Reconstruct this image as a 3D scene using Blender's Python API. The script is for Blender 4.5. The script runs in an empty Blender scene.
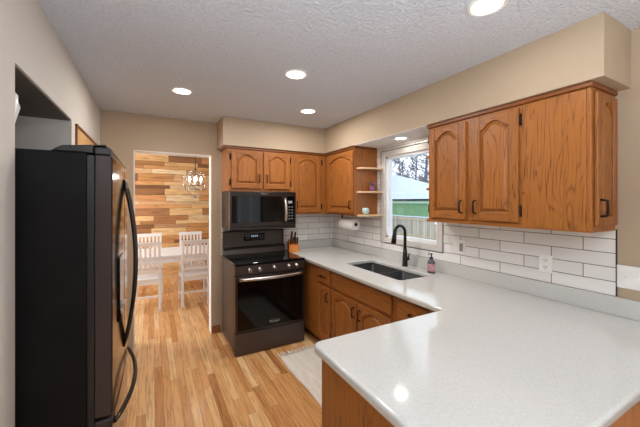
import bpy, bmesh, math, random
from mathutils import Vector, Matrix
C = bpy.context.scene.collection
S = bpy.context.scene
R = math.radians
PI = math.pi

# ------------------------------------------------------------------ camera
cam_d = bpy.data.cameras.new('camera')
cam_d.sensor_width = 36.0
cam_d.lens = 304.56 / 640 * 36
cam_d.shift_y = -12.24 / 640
cam_d.clip_start = 0.03
cam_d.clip_end = 200
cam = bpy.data.objects.new('camera', cam_d)
C.objects.link(cam)
cam.location = (-2.240, -3.6885, 1.5402)
cam.rotation_euler = (R(90), 0, -0.503)
S.camera = cam

# ------------------------------------------------------------------ world, lamps, exposure
w = bpy.data.worlds.new('overcast_sky')
S.world = w
w.use_nodes = True
bg = w.node_tree.nodes['Background']
bg.inputs[0].default_value = (0.80, 0.90, 1.0, 1)
bg.inputs[1].default_value = 1.9

def area(name, loc, rot, size, size_y, power, col, shape='RECTANGLE', spread=PI):
    d = bpy.data.lights.new(name, 'AREA')
    d.shape = shape
    d.size = size
    if shape in ('RECTANGLE', 'ELLIPSE'):
        d.size_y = size_y
    d.energy = power
    d.color = col
    d.spread = spread
    o = bpy.data.objects.new(name, d)
    C.objects.link(o)
    o.location = loc
    o.rotation_euler = rot
    return o

# daylight through the patio door in the right wall, behind the camera
area('daylight_patio_door', (-0.03, -5.2, 1.10), (0, R(90), 0), 1.9, 2.2, 16, (0.86, 0.94, 1.0))
# daylight from the dining room window
area('daylight_dining_window', (-4.80, 1.7, 1.5), (0, R(-90), 0), 1.4, 1.4, 95, (1.0, 0.98, 0.96))
# added soft fill light, high up in the space behind the camera
area('rear_soft_fill', (-1.5, -5.6, 2.40), (0, 0, 0), 1.4, 1.4, 14, (0.93, 0.97, 1.0), 'DISK')
# added unseen fill behind the camera, aimed up to brighten the ceiling
area('ceiling_bounce_fill', (-2.1, -4.4, 1.50), (R(180), 0, 0), 0.7, 0.7, 78, (0.82, 0.91, 1.0), 'DISK')
CAN_POWER = 8.5
CAN_COL = (1.0, 0.97, 0.94)

vs = S.view_settings
vs.view_transform = 'Standard'
vs.look = 'None'
vs.gamma = 1
vs.use_curve_mapping = False
vs.exposure = 0.24

# ------------------------------------------------------------------ material helpers
def lin(r, g, b):
    f = lambda c: (c / 255 / 12.92) if c / 255 <= 0.04045 else ((c / 255 + 0.055) / 1.055) ** 2.4
    return (f(r), f(g), f(b), 1)

class NT:
    def __init__(self, name):
        self.m = bpy.data.materials.new(name)
        self.m.use_nodes = True
        self.t = self.m.node_tree
        self.n = self.t.nodes
        self.b = self.n['Principled BSDF']
    def node(self, typ, **kw):
        nd = self.n.new(typ)
        for k, v in kw.items():
            setattr(nd, k, v)
        return nd
    def link(self, a, b):
        self.t.links.new(a, b)
    def math(self, op, a, b=None, c=None):
        nd = self.node('ShaderNodeMath', operation=op)
        for i, v in enumerate((a, b, c)):
            if v is None:
                continue
            if isinstance(v, (int, float)):
                nd.inputs[i].default_value = v
            else:
                self.link(v, nd.inputs[i])
        return nd.outputs[0]
    def ramp(self, fac, stops, interp='LINEAR'):
        nd = self.node('ShaderNodeValToRGB')
        cr = nd.color_ramp
        cr.interpolation = interp
        while len(cr.elements) > 1:
            cr.elements.remove(cr.elements[-1])
        cr.elements[0].position = stops[0][0]
        cr.elements[0].color = stops[0][1]
        for p, c in stops[1:]:
            e = cr.elements.new(p)
            e.color = c
        self.link(fac, nd.inputs[0])
        return nd.outputs[0]
    def mix(self, fac, a, b, blend='MIX'):
        nd = self.node('ShaderNodeMix', data_type='RGBA', blend_type=blend)
        if isinstance(fac, (int, float)):
            nd.inputs[0].default_value = fac
        else:
            self.link(fac, nd.inputs[0])
        for i, v in ((6, a), (7, b)):
            if isinstance(v, tuple):
                nd.inputs[i].default_value = v
            else:
                self.link(v, nd.inputs[i])
        return nd.outputs[2]
    def obj(self):
        return self.node('ShaderNodeTexCoord').outputs['Object']
    def mapping(self, vec, scale=(1, 1, 1), rot=(0, 0, 0), loc=(0, 0, 0)):
        nd = self.node('ShaderNodeMapping')
        nd.inputs['Scale'].default_value = scale
        nd.inputs['Rotation'].default_value = rot
        nd.inputs['Location'].default_value = loc
        self.link(vec, nd.inputs['Vector'])
        return nd.outputs[0]
    def noise(self, vec, scale, detail=3, rough=0.5, dist=0.0):
        nd = self.node('ShaderNodeTexNoise')
        nd.inputs['Scale'].default_value = scale
        nd.inputs['Detail'].default_value = detail
        nd.inputs['Roughness'].default_value = rough
        nd.inputs['Distortion'].default_value = dist
        self.link(vec, nd.inputs['Vector'])
        return nd.outputs[0]
    def bump(self, h, strength=0.3, dist=0.01):
        nd = self.node('ShaderNodeBump')
        nd.inputs['Strength'].default_value = strength
        nd.inputs['Distance'].default_value = dist
        self.link(h, nd.inputs['Height'])
        self.link(nd.outputs[0], self.b.inputs['Normal'])
    def set(self, col=None, rough=None, metal=None, spec=None, coat=None):
        if col is not None:
            if isinstance(col, tuple):
                self.b.inputs['Base Color'].default_value = col
            else:
                self.link(col, self.b.inputs['Base Color'])
        if rough is not None:
            self.b.inputs['Roughness'].default_value = rough
        if metal is not None:
            self.b.inputs['Metallic'].default_value = metal
        if spec is not None:
            self.b.inputs['Specular IOR Level'].default_value = spec
        if coat is not None:
            self.b.inputs['Coat Weight'].default_value = coat
            self.b.inputs['Coat Roughness'].default_value = 0.15
        return self.m

def plain(name, col, rough=0.5, metal=0.0, spec=0.5, var=0.06, scale=14):
    """a procedural material: the colour with a faint noise mottling"""
    t = NT(name)
    n = t.noise(t.obj(), scale, 3)
    c0 = tuple(max(0, c * (1 - var)) for c in col[:3]) + (1,)
    c1 = tuple(min(1, c * (1 + var)) for c in col[:3]) + (1,)
    return t.set(t.ramp(n, [(0.3, c0), (0.7, c1)]), rough, metal, spec)

def paint(name, col, bump=0.12):
    t = NT(name)
    v = t.obj()
    n = t.noise(v, 2.0, 2)
    c0 = tuple(c * 0.985 for c in col[:3]) + (1,)
    t.set(t.ramp(n, [(0.3, c0), (0.7, col)]), 0.75, 0, 0.3)
    t.bump(t.noise(v, 160, 2), bump, 0.002)
    return t.m

def oak(name, axis, light, dark, rough=0.38):
    """honey oak, grain running along one axis of the object"""
    t = NT(name)
    v = t.obj()
    rnd = t.node('ShaderNodeObjectInfo').outputs['Random']
    cmb = t.node('ShaderNodeCombineXYZ')
    for i in range(3):
        t.link(t.math('MULTIPLY', rnd, 3.7 + i * 5.1), cmb.inputs[i])
    add = t.node('ShaderNodeVectorMath', operation='ADD')
    t.link(v, add.inputs[0])
    t.link(cmb.outputs[0], add.inputs[1])
    v = add.outputs[0]
    sc = [1, 1, 1]
    sc['xyz'.index(axis)] = 0.10
    big = t.mapping(v, tuple(sc))
    # cathedral figure: contour lines of a stretched noise
    n1 = t.noise(big, 10.0, 2, 0.45, 0.5)
    rings = t.math('FRACT', t.math('MULTIPLY', n1, 14.0))
    rings = t.math('ABSOLUTE', t.math('SUBTRACT', rings, 0.5))
    ringc = t.math('SMOOTH_MIN', t.math('MULTIPLY', rings, 4.5), 1.0, 0.2)
    sc2 = [1, 1, 1]
    sc2['xyz'.index(axis)] = 0.03
    fine = t.noise(t.mapping(v, tuple(sc2)), 190, 3, 0.6)
    mixv = t.math('ADD', t.math('MULTIPLY', ringc, 0.30), t.math('MULTIPLY', fine, 1.02))
    col = t.ramp(mixv, [(0.34, dark), (0.55, tuple(0.65 * a + 0.35 * b for a, b in zip(light, dark))), (0.80, light)])
    hue = t.math('ADD', t.math('MULTIPLY', rnd, 0.16), 0.92)
    hs = t.node('ShaderNodeHueSaturation')
    t.link(hue, hs.inputs['Value'])
    t.link(col, hs.inputs['Color'])
    t.set(hs.outputs[0], rough, 0, 0.4)
    t.bump(fine, 0.08, 0.002)
    return t.m

def planks(name, u, v_, width, length, stops, gap, rough, gapcol, coat=0.0, grain=0.35, stagger=7.31, bump=0.25, jitter=0.0, warp=0.0):
    """boards: u = axis along the board, v_ = axis across (components of object space)"""
    t = NT(name)
    sep = t.node('ShaderNodeSeparateXYZ')
    o = t.obj()
    t.link(o, sep.inputs[0])
    U = sep.outputs['XYZ'.index(u)]
    V = sep.outputs['XYZ'.index(v_)]
    if warp:      # boards of uneven width
        V = t.math('ADD', V, t.math('MULTIPLY', t.math('SINE', t.math('MULTIPLY', V, 17.0)), warp))
    vv = t.math('DIVIDE', V, width)
    row = t.math('FLOOR', vv)
    wn = t.node('ShaderNodeTexWhiteNoise', noise_dimensions='1D')
    t.link(row, wn.inputs['W'])
    uu = t.math('ADD', t.math('DIVIDE', U, length), t.math('MULTIPLY', wn.outputs[0], stagger))
    colm = t.math('FLOOR', uu)
    cm = t.node('ShaderNodeCombineXYZ')
    t.link(row, cm.inputs[0])
    t.link(colm, cm.inputs[1])
    w2 = t.node('ShaderNodeTexWhiteNoise', noise_dimensions='2D')
    t.link(cm.outputs[0], w2.inputs['Vector'])
    base = t.ramp(w2.outputs[0], stops)
    # grain stretched along the board, different on each board
    g = t.node('ShaderNodeCombineXYZ')
    t.link(t.math('MULTIPLY', U, 2.2), g.inputs[0])
    t.link(t.math('MULTIPLY', V, 38.0), g.inputs[1])
    t.link(t.math('MULTIPLY', w2.outputs[0], 57.0), g.inputs[2])
    gn = t.noise(g.outputs[0], 1.6, 4, 0.6, 0.6)
    gcol = t.ramp(gn, [(0.3, (1 - grain, (1 - grain) * 0.93, (1 - grain) * 0.86, 1)), (0.55, (1, 1, 1, 1)), (0.75, (1.0, 0.99, 0.97, 1))])
    col = t.mix(1.0, base, gcol, 'MULTIPLY')
    fv = t.math('FRACT', vv)
    ev = t.math('MULTIPLY', t.math('MINIMUM', fv, t.math('SUBTRACT', 1.0, fv)), width)
    fu = t.math('FRACT', uu)
    eu = t.math('MULTIPLY', t.math('MINIMUM', fu, t.math('SUBTRACT', 1.0, fu)), length)
    e = t.math('MINIMUM', ev, eu)
    mask = t.math('LESS_THAN', e, gap)
    t.set(t.mix(mask, col, gapcol), rough, 0, 0.5, coat)
    hgt = t.math('ADD', t.math('SUBTRACT', 1.0, mask), t.math('MULTIPLY', w2.outputs[0], jitter))
    t.bump(hgt, bump, 0.003)
    return t.m

def tile(name, u):
    t = NT(name)
    sep = t.node('ShaderNodeSeparateXYZ')
    t.link(t.obj(), sep.inputs[0])
    U = sep.outputs['XYZ'.index(u)]
    Z = sep.outputs[2]
    H, L = 0.0787, 0.329
    zz = t.math('DIVIDE', t.math('SUBTRACT', Z, 1.0155), H)
    row = t.math('FLOOR', zz)
    uu = t.math('ADD', t.math('DIVIDE', t.math('ADD', U, 2.035), L), t.math('MULTIPLY', row, 0.5))
    fz = t.math('FRACT', zz)
    ez = t.math('MULTIPLY', t.math('MINIMUM', fz, t.math('SUBTRACT', 1.0, fz)), H)
    fu = t.math('FRACT', uu)
    eu = t.math('MULTIPLY', t.math('MINIMUM', fu, t.math('SUBTRACT', 1.0, fu)), L)
    e = t.math('MINIMUM', ez, eu)
    cm = t.node('ShaderNodeCombineXYZ')
    t.link(row, cm.inputs[0])
    t.link(t.math('FLOOR', uu), cm.inputs[1])
    w2 = t.node('ShaderNodeTexWhiteNoise', noise_dimensions='2D')
    t.link(cm.outputs[0], w2.inputs['Vector'])
    base = t.ramp(w2.outputs[0], [(0, lin(226, 223, 218)), (1, lin(238, 236, 232))])
    mask = t.math('LESS_THAN', e, 0.0021)
    t.set(t.mix(mask, base, lin(112, 106, 98)), 0.22, 0, 0.5)
    soft = t.math('MINIMUM', t.math('MULTIPLY', e, 250), 1.0)
    t.bump(soft, 0.35, 0.002)
    return t.m

M = {}
M['wall'] = paint('greige_wall_paint', lin(181, 161, 137))
M['wall_l'] = paint('pale_wall_paint', lin(208, 200, 190))
M['white_paint'] = paint('white_trim_paint', lin(236, 233, 228), 0.03)
def mk_ceiling():
    t = NT('popcorn_ceiling')
    v = t.obj()
    n = t.noise(v, 55, 4, 0.65)
    t.set(t.ramp(n, [(0.3, lin(222, 228, 237)), (0.7, lin(238, 243, 251))]), 0.9, 0, 0.2)
    t.bump(n, 1.0, 0.03)
    return t.m
M['ceiling'] = mk_ceiling()
M['floor'] = planks('oak_strip_floor', 'Y', 'X', 0.0585, 0.92,
    [(0.0, lin(182, 122, 70)), (0.12, lin(206, 148, 92)), (0.4, lin(220, 166, 108)), (0.62, lin(230, 184, 128)), (0.8, lin(214, 156, 98)), (0.92, lin(236, 198, 146)), (1.0, lin(192, 130, 78))],
    0.0008, 0.22, lin(120, 72, 36), 0.3, 0.42)
M['plank_wall'] = planks('reclaimed_plank_wall', 'X', 'Z', 0.098, 0.62,
    [(0.0, lin(122, 84, 54)), (0.08, lin(160, 112, 70)), (0.25, lin(196, 140, 84)), (0.45, lin(220, 166, 106)), (0.62, lin(236, 200, 146)), (0.78, lin(206, 144, 88)), (0.9, lin(242, 216, 172)), (1.0, lin(170, 118, 74))],
    0.0016, 0.55, lin(70, 46, 28), 0.0, 0.5, 5.17, 0.5, 0.6, 0.030)
OL, OD = lin(160, 98, 44), lin(70, 40, 17)
M['oak_v'] = oak('honey_oak_upright_grain', 'z', OL, OD)
M['oak_h'] = oak('honey_oak_level_grain', 'x', OL, OD)
M['oak_dk'] = oak('dark_oak_moulding', 'x', lin(128, 74, 34), lin(92, 50, 22))
M['oak_pale'] = oak('pale_oak_door', 'z', lin(214, 168, 112), lin(176, 126, 76))
M['oak_y'] = oak('honey_oak_depth_grain', 'y', OL, OD)
M['shelf'] = oak('pale_oak_shelf', 'x', lin(224, 190, 150), lin(196, 154, 108))
M['tile_y'] = tile('subway_tile_window_wall', 'Y')
M['tile_x'] = tile('subway_tile_range_wall', 'X')
def mk_quartz():
    t = NT('white_quartz')
    v = t.obj()
    n = t.noise(v, 260, 2, 0.6)
    n2 = t.noise(v, 90, 2, 0.5)
    c = t.ramp(n, [(0.30, lin(168, 165, 158)), (0.38, lin(197, 196, 191)), (0.72, lin(204, 203, 198))])
    c = t.mix(0.10, c, t.ramp(n2, [(0.4, lin(184, 180, 172)), (0.6, lin(208, 206, 202))]))
    return t.set(c, 0.09, 0, 0.5)
M['quartz'] = mk_quartz()
M['black_steel'] = plain('black_stainless_steel', lin(64, 58, 55), 0.28, 0.9, 0.5, 0.03)
M['fridge_steel'] = plain('glossy_black_stainless_door', lin(72, 62, 58), 0.12, 1.0, 0.5, 0.02)
M['door_side'] = plain('dark_brown_door_edge', lin(62, 52, 50), 0.35, 0.2, 0.3)
M['guard_steel'] = plain('satin_dark_steel', lin(88, 80, 76), 0.42, 0.8)
M['dark_steel'] = plain('dark_steel', lin(70, 64, 60), 0.3, 0.85)
M['steel'] = plain('brushed_steel', lin(196, 190, 184), 0.25, 1.0, 0.5, 0.04)
M['glass_black'] = plain('black_glass', lin(8, 8, 9), 0.05, 0, 0.27, 0.02)
M['fridge_side'] = NT('textured_black_fridge_side')
_t = M['fridge_side']
_v = _t.obj()
_t.set(_t.ramp(_t.noise(_v, 8, 3), [(0.3, lin(14, 13, 14)), (0.7, lin(22, 21, 22))]), 0.45, 0, 0.13)
_t.bump(_t.noise(_v, 420, 2), 0.35, 0.002)
M['fridge_side'] = _t.m
M['black'] = plain('matt_black_metal', lin(22, 21, 21), 0.38, 0.4)
M['black_plastic'] = plain('black_plastic', lin(20, 20, 21), 0.4)
M['bronze'] = plain('dark_bronze_hardware', lin(42, 34, 30), 0.35, 0.7)
M['sink'] = plain('black_composite_sink', lin(30, 31, 33), 0.45, 0, 0.5, 0.15, 60)
M['white_plastic'] = plain('white_plastic', lin(238, 236, 232), 0.35)
M['grey_plastic'] = plain('grey_plastic', lin(150, 148, 145), 0.4)
M['vinyl'] = plain('white_window_vinyl', lin(240, 241, 243), 0.35, 0, 0.5, 0.02)
M['casing'] = plain('offwhite_window_casing', lin(214, 209, 202), 0.4, 0, 0.5, 0.02)
M['chair'] = plain('white_painted_wood', lin(238, 238, 240), 0.4, 0, 0.5, 0.02)
M['paper'] = plain('paper_towel', lin(238, 234, 228), 0.9, 0, 0.2, 0.03, 80)
M['card'] = plain('cardboard_core', lin(60, 48, 40), 0.9)
M['block'] = oak('orange_wood_block', 'z', lin(232, 138, 56), lin(196, 106, 40))
M['snow'] = plain('snow', lin(190, 197, 207), 0.8, 0, 0.3, 0.03, 3)
M['green'] = plain('green_siding', lin(122, 158, 116), 0.7, 0, 0.3, 0.08, 6)
M['green_pale'] = plain('pale_green_fascia', lin(176, 200, 178), 0.6)
M['gutter'] = plain('dark_gutter', lin(70, 88, 80), 0.6)
M['bark'] = plain('grey_bark', lin(112, 112, 122), 0.9, 0, 0.2, 0.3, 4)
M['purple'] = plain('purple_petals', lin(150, 96, 140), 0.7, 0, 0.3, 0.3, 60)
M['leaf'] = plain('green_leaves', lin(84, 104, 66), 0.6, 0, 0.3, 0.3, 60)
M['mug'] = plain('pale_blue_ceramic', lin(190, 210, 208), 0.2, 0, 0.5, 0.12, 30)
M['soap_pink'] = plain('pink_soap_label', lin(196, 148, 150), 0.4, 0, 0.5, 0.3, 40)
M['soap_glass'] = plain('smoky_bottle', lin(86, 92, 100), 0.12, 0, 0.5, 0.2, 20)
def mk_rug():
    t = NT('woven_cream_rug')
    v = t.obj()
    n = t.noise(v, 120, 3)
    n2 = t.noise(t.mapping(v, (1, 0.25, 1)), 22, 3)
    c = t.ramp(n2, [(0.3, lin(222, 212, 196)), (0.7, lin(244, 236, 224))])
    c = t.mix(0.4, c, t.ramp(n, [(0.35, lin(186, 174, 156)), (0.65, lin(248, 243, 234))]))
    t.set(c, 0.95, 0, 0.1)
    t.bump(n, 0.8, 0.01)
    return t.m
M['rug'] = mk_rug()
def mk_fence():
    return planks('weathered_fence_boards', 'Z', 'Y', 0.14, 9.0,
        [(0, lin(150, 138, 122)), (0.5, lin(176, 164, 146)), (1, lin(196, 184, 166))], 0.007, 0.85, lin(90, 80, 70), 0, 0.3)
M['fence'] = mk_fence()
M['fence_rail'] = plain('fence_rail_wood', lin(184, 164, 136), 0.85, 0, 0.2, 0.15, 5)
def emis(name, col, strength):
    m = bpy.data.materials.new(name)
    m.use_nodes = True
    b = m.node_tree.nodes['Principled BSDF']
    b.inputs['Base Color'].default_value = (0.8, 0.8, 0.8, 1)
    b.inputs['Emission Color'].default_value = col + (1,)
    b.inputs['Emission Strength'].default_value = strength
    return m
M['lens'] = emis('lit_lens', (1.0, 0.93, 0.84), 6.0)
M['bulb'] = emis('lit_bulb', (1.0, 0.93, 0.82), 20.0)
M['display'] = emis('lit_display', (0.45, 0.65, 1.0), 0.35)
def glassy(name, tint, f0):
    m = bpy.data.materials.new(name)
    m.use_nodes = True
    t = m.node_tree
    n = t.nodes
    n.remove(n['Principled BSDF'])
    tr = n.new('ShaderNodeBsdfTransparent')
    tr.inputs[0].default_value = tint
    gl = n.new('ShaderNodeBsdfGlossy')
    gl.inputs['Roughness'].default_value = 0.02
    fr = n.new('ShaderNodeFresnel')
    fr.inputs[0].default_value = f0
    mx = n.new('ShaderNodeMixShader')
    t.links.new(fr.outputs[0], mx.inputs[0])
    t.links.new(tr.outputs[0], mx.inputs[1])
    t.links.new(gl.outputs[0], mx.inputs[2])
    t.links.new(mx.outputs[0], n['Material Output'].inputs[0])
    return m
M['pane'] = glassy('window_glass', (0.97, 0.985, 0.99, 1), 1.3)

# ------------------------------------------------------------------ mesh helpers
class MB:
    def __init__(self):
        self.v, self.f, self.mi, self.sm = [], [], [], []
    def box(self, x0, x1, y0, y1, z0, z1, m=0):
        x0, x1 = min(x0, x1), max(x0, x1)
        y0, y1 = min(y0, y1), max(y0, y1)
        z0, z1 = min(z0, z1), max(z0, z1)
        b = len(self.v)
        self.v += [(x0, y0, z0), (x1, y0, z0), (x1, y1, z0), (x0, y1, z0), (x0, y0, z1), (x1, y0, z1), (x1, y1, z1), (x0, y1, z1)]
        for q in ((0, 3, 2, 1), (4, 5, 6, 7), (0, 1, 5, 4), (1, 2, 6, 5), (2, 3, 7, 6), (3, 0, 4, 7)):
            self.f.append(tuple(b + i for i in q))
            self.mi.append(m)
            self.sm.append(False)
        return self
    def bar(self, p, q, wx, wz=None, m=0, up=(0, 0, 1)):
        """a square bar from p to q"""
        wz = wz or wx
        p, q = Vector(p), Vector(q)
        d = (q - p).normalized()
        u = Vector(up)
        if abs(d.dot(u)) > 0.95:
            u = Vector((0, 1, 0))
        s = d.cross(u).normalized()
        u = s.cross(d)
        b = len(self.v)
        for c in (p, q):
            for a, e in ((-1, -1), (1, -1), (1, 1), (-1, 1)):
                self.v.append(tuple(c + s * a * wx / 2 + u * e * wz / 2))
        for k in ((0, 1, 2, 3), (7, 6, 5, 4), (0, 4, 5, 1), (1, 5, 6, 2), (2, 6, 7, 3), (3, 7, 4, 0)):
            self.f.append(tuple(b + i for i in k))
            self.mi.append(m)
            self.sm.append(False)
        return self
    def tube(self, pts, r, seg=10, m=0, cap=True):
        pts = [Vector(p) for p in pts]
        rs = r if isinstance(r, (list, tuple)) else [r] * len(pts)
        b = len(self.v)
        ref = None
        for i, p in enumerate(pts):
            a = pts[max(0, i - 1)]
            c = pts[min(len(pts) - 1, i + 1)]
            d = (c - a).normalized()
            if ref is None:
                ref = Vector((0, 0, 1)) if abs(d.z) < 0.9 else Vector((1, 0, 0))
            s = d.cross(ref).normalized()
            ref = s.cross(d).normalized()
            for k in range(seg):
                t = 2 * PI * k / seg
                self.v.append(tuple(p + (s * math.cos(t) + ref * math.sin(t)) * rs[i]))
        for i in range(len(pts) - 1):
            for k in range(seg):
                k2 = (k + 1) % seg
                self.f.append((b + i * seg + k, b + (i + 1) * seg + k, b + (i + 1) * seg + k2, b + i * seg + k2))
                self.mi.append(m)
                self.sm.append(seg > 5)
        if cap:
            self.f.append(tuple(b + k for k in range(seg)))
            self.f.append(tuple(b + (len(pts) - 1) * seg + k for k in reversed(range(seg))))
            self.mi += [m, m]
            self.sm += [False, False]
        return self
    def lathe(self, prof, c=(0, 0, 0), seg=24, m=0, axis='z'):
        b = len(self.v)
        def put(x, y, z):
            if axis == 'z':
                return (c[0] + x, c[1] + y, c[2] + z)
            if axis == 'y':
                return (c[0] + x, c[1] + z, c[2] - y)
            return (c[0] + z, c[1] + y, c[2] - x)
        for r, z in prof:
            for k in range(seg):
                t = 2 * PI * k / seg
                self.v.append(put(r * math.cos(t), r * math.sin(t), z))
        for i in range(len(prof) - 1):
            for k in range(seg):
                k2 = (k + 1) % seg
                self.f.append((b + i * seg + k, b + i * seg + k2, b + (i + 1) * seg + k2, b + (i + 1) * seg + k))
                self.mi.append(m)
                self.sm.append(True)
        self.f.append(tuple(b + k for k in reversed(range(seg))))
        self.f.append(tuple(b + (len(prof) - 1) * seg + k for k in range(seg)))
        self.mi += [m, m]
        self.sm += [False, False]
        return self
    def prism(self, pts, a0, a1, plane='xz', m=0):
        """polygon extruded: plane 'xz' -> along y from a0 to a1; 'xy' -> along z; 'yz' -> along x"""
        def put(p, a):
            if plane == 'xz':
                return (p[0], a, p[1])
            if plane == 'xy':
                return (p[0], p[1], a)
            return (a, p[0], p[1])
        b = len(self.v)
        n = len(pts)
        self.v += [put(p, a0) for p in pts] + [put(p, a1) for p in pts]
        self.f.append(tuple(b + i for i in range(n)))
        self.f.append(tuple(b + n + i for i in reversed(range(n))))
        for i in range(n):
            j = (i + 1) % n
            self.f.append((b + i, b + n + i, b + n + j, b + j))
        self.mi += [m] * (n + 2)
        self.sm += [False] * (n + 2)
        return self
    def build(self, name, mats, parent=None, bevel=0.0, seg=2, loc=None):
        me = bpy.data.meshes.new(name)
        me.from_pydata(self.v, [], self.f)
        if not isinstance(mats, (list, tuple)):
            mats = [mats]
        for mm in mats:
            me.materials.append(mm)
        for p, i, s in zip(me.polygons, self.mi, self.sm):
            p.material_index = i
            p.use_smooth = s
        bm = bmesh.new()
        bm.from_mesh(me)
        bmesh.ops.recalc_face_normals(bm, faces=bm.faces)
        bm.to_mesh(me)
        bm.free()
        o = bpy.data.objects.new(name, me)
        C.objects.link(o)
        if parent:
            o.parent = parent
        if loc:
            o.location = loc
        if bevel:
            md = o.modifiers.new('bevel', 'BEVEL')
            md.width = bevel
            md.segments = seg
            md.limit_method = 'ANGLE'
            md.angle_limit = R(40)
            md.use_clamp_overlap = True
        return o

def thing(name, label, cat, loc=(0, 0, 0), rotz=0, group=None):
    o = bpy.data.objects.new(name, None)
    o.empty_display_size = 0.1
    C.objects.link(o)
    o.location = loc
    o.rotation_euler = (0, 0, rotz)
    o['label'] = label
    o['category'] = cat
    if group:
        o['group'] = group
    return o
def tag(o, label, cat, group=None):
    o['label'] = label
    o['category'] = cat
    if group:
        o['group'] = group
    return o
def struct(o):
    o['kind'] = 'structure'
    return o
def dup(root, loc, rotz, label=None):
    r = root.copy()
    C.objects.link(r)
    r.location = loc
    r.rotation_euler = (0, 0, rotz)
    if label:
        r['label'] = label
    for ch in list(root.children):
        c = ch.copy()
        C.objects.link(c)
        c.parent = r
        for g in list(ch.children):
            d = g.copy()
            C.objects.link(d)
            d.parent = c
    return r
def curve_slab(name, outlines, z0, z1, bev, mat, parent=None):
    """flat plate with holes and rounded edges: 2D outlines, first is outer"""
    cu = bpy.data.curves.new(name, 'CURVE')
    cu.dimensions = '2D'
    cu.fill_mode = 'BOTH'
    cu.extrude = (z1 - z0) / 2 - bev
    cu.bevel_depth = bev
    cu.bevel_resolution = 3
    cu.offset = -bev
    for ol in outlines:
        sp = cu.splines.new('POLY')
        sp.points.add(len(ol) - 1)
        for p, q in zip(sp.points, ol):
            p.co = (q[0], q[1], 0, 1)
        sp.use_cyclic_u = True
    tmp = bpy.data.objects.new('tmp', cu)
    C.objects.link(tmp)
    dg = bpy.context.evaluated_depsgraph_get()
    me = bpy.data.meshes.new_from_object(tmp.evaluated_get(dg))
    bpy.data.objects.remove(tmp)
    for v in me.vertices:
        v.co.z += (z0 + z1) / 2
    me.name = name
    me.materials.clear()
    me.materials.append(mat)
    o = bpy.data.objects.new(name, me)
    C.objects.link(o)
    if parent:
        o.parent = parent
    return o
def arc(cx, cy, r, a0, a1, n=8):
    return [(cx + r * math.cos(R(a0 + (a1 - a0) * i / n)), cy + r * math.sin(R(a0 + (a1 - a0) * i / n))) for i in range(n + 1)]
def rrect(x0, x1, y0, y1, r, n=5):
    return arc(x1 - r, y1 - r, r, 0, 90, n) + arc(x0 + r, y1 - r, r, 90, 180, n) + arc(x0 + r, y0 + r, r, 180, 270, n) + arc(x1 - r, y0 + r, r, 270, 360, n)
def writing(name, text, size, mat, parent, loc, rot, depth=0.0008):
    cu = bpy.data.curves.new(name, 'FONT')
    cu.body = text
    cu.size = size
    cu.extrude = depth
    cu.align_x = 'CENTER'
    cu.align_y = 'CENTER'
    tmp = bpy.data.objects.new('tmp', cu)
    C.objects.link(tmp)
    dg = bpy.context.evaluated_depsgraph_get()
    me = bpy.data.meshes.new_from_object(tmp.evaluated_get(dg))
    bpy.data.objects.remove(tmp)
    me.materials.clear()
    me.materials.append(mat)
    o = bpy.data.objects.new(name, me)
    C.objects.link(o)
    o.parent = parent
    o.location = loc
    o.rotation_euler = rot
    return o

# ------------------------------------------------------------------ the setting
H = 2.4542
XL = -2.695          # left wall face
YW = 0.034           # door wall face
SX, SZ, SXL = -0.334, 2.146, -1.576
b = MB().box(-5.2, 0.3, -7.6, 3.25, -0.12, 0.0)
struct(b.build('floor', M['floor']))
b = MB().box(-5.2, 0.3, -7.6, 3.3, H, H + 0.1)
struct(b.build('ceiling', M['ceiling']))
# left wall with the refrigerator recess
b = MB()
b.box(-3.35, XL, -7.5, -2.125, 0, H)
b.box(-3.35, XL, -1.205, YW, 0, H)
b.box(-3.35, XL, -2.125, -1.205, 2.064, H)
b.box(-3.45, -3.35, -7.5, YW, 0, H)
struct(b.build('wall_left', M['wall_l']))
# wall with the opening to the dining room (and behind the range)
b = MB()
b.box(-5.0, -2.412, YW, YW + 0.12, 0, H)
b.box(-1.637, 0.14, YW, YW + 0.12, 0, H)
b.box(-2.412, -1.637, YW, YW + 0.12, 2.075, H)
b.box(XL, -2.412, YW - 0.006, YW, 0, H)
struct(b.build('wall_back', M['wall']))
b = MB()
b.box(-2.412, -2.405, YW - 0.003, YW + 0.125, 0, 2.067)
b.box(-1.644, -1.637, YW - 0.003, YW + 0.125, 0, 2.067)
b.box(-2.412, -1.637, YW - 0.003, YW + 0.125, 2.067, 2.075)
b.box(-2.445, -2.412, YW + 0.12, YW + 0.135, 0, 2.11)
b.box(-1.637, -1.575, YW + 0.12, YW + 0.135, 0, 2.11)
b.box(-2.445, -1.575, YW + 0.12, YW + 0.135, 2.075, 2.11)
struct(b.build('trim_1', M['white_paint']))
# right wall with the window opening
wy0, wy1, wz0, wz1 = -1.862, -1.033, 1.085, 2.091
b = MB()
b.box(0.008, 0.16, -7.5, -6.4, 0, H)
b.box(0.008, 0.16, -6.4, -4.0, 2.1, H)
b.box(0.008, 0.16, -4.0, wy0, 0, H)
b.box(0.008, 0.16, wy1, YW, 0, H)
b.box(0.008, 0.16, wy0, wy1, 0, wz0)
b.box(0.008, 0.16, wy0, wy1, wz1, H)
struct(b.build('wall_right', M['wall']))
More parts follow.
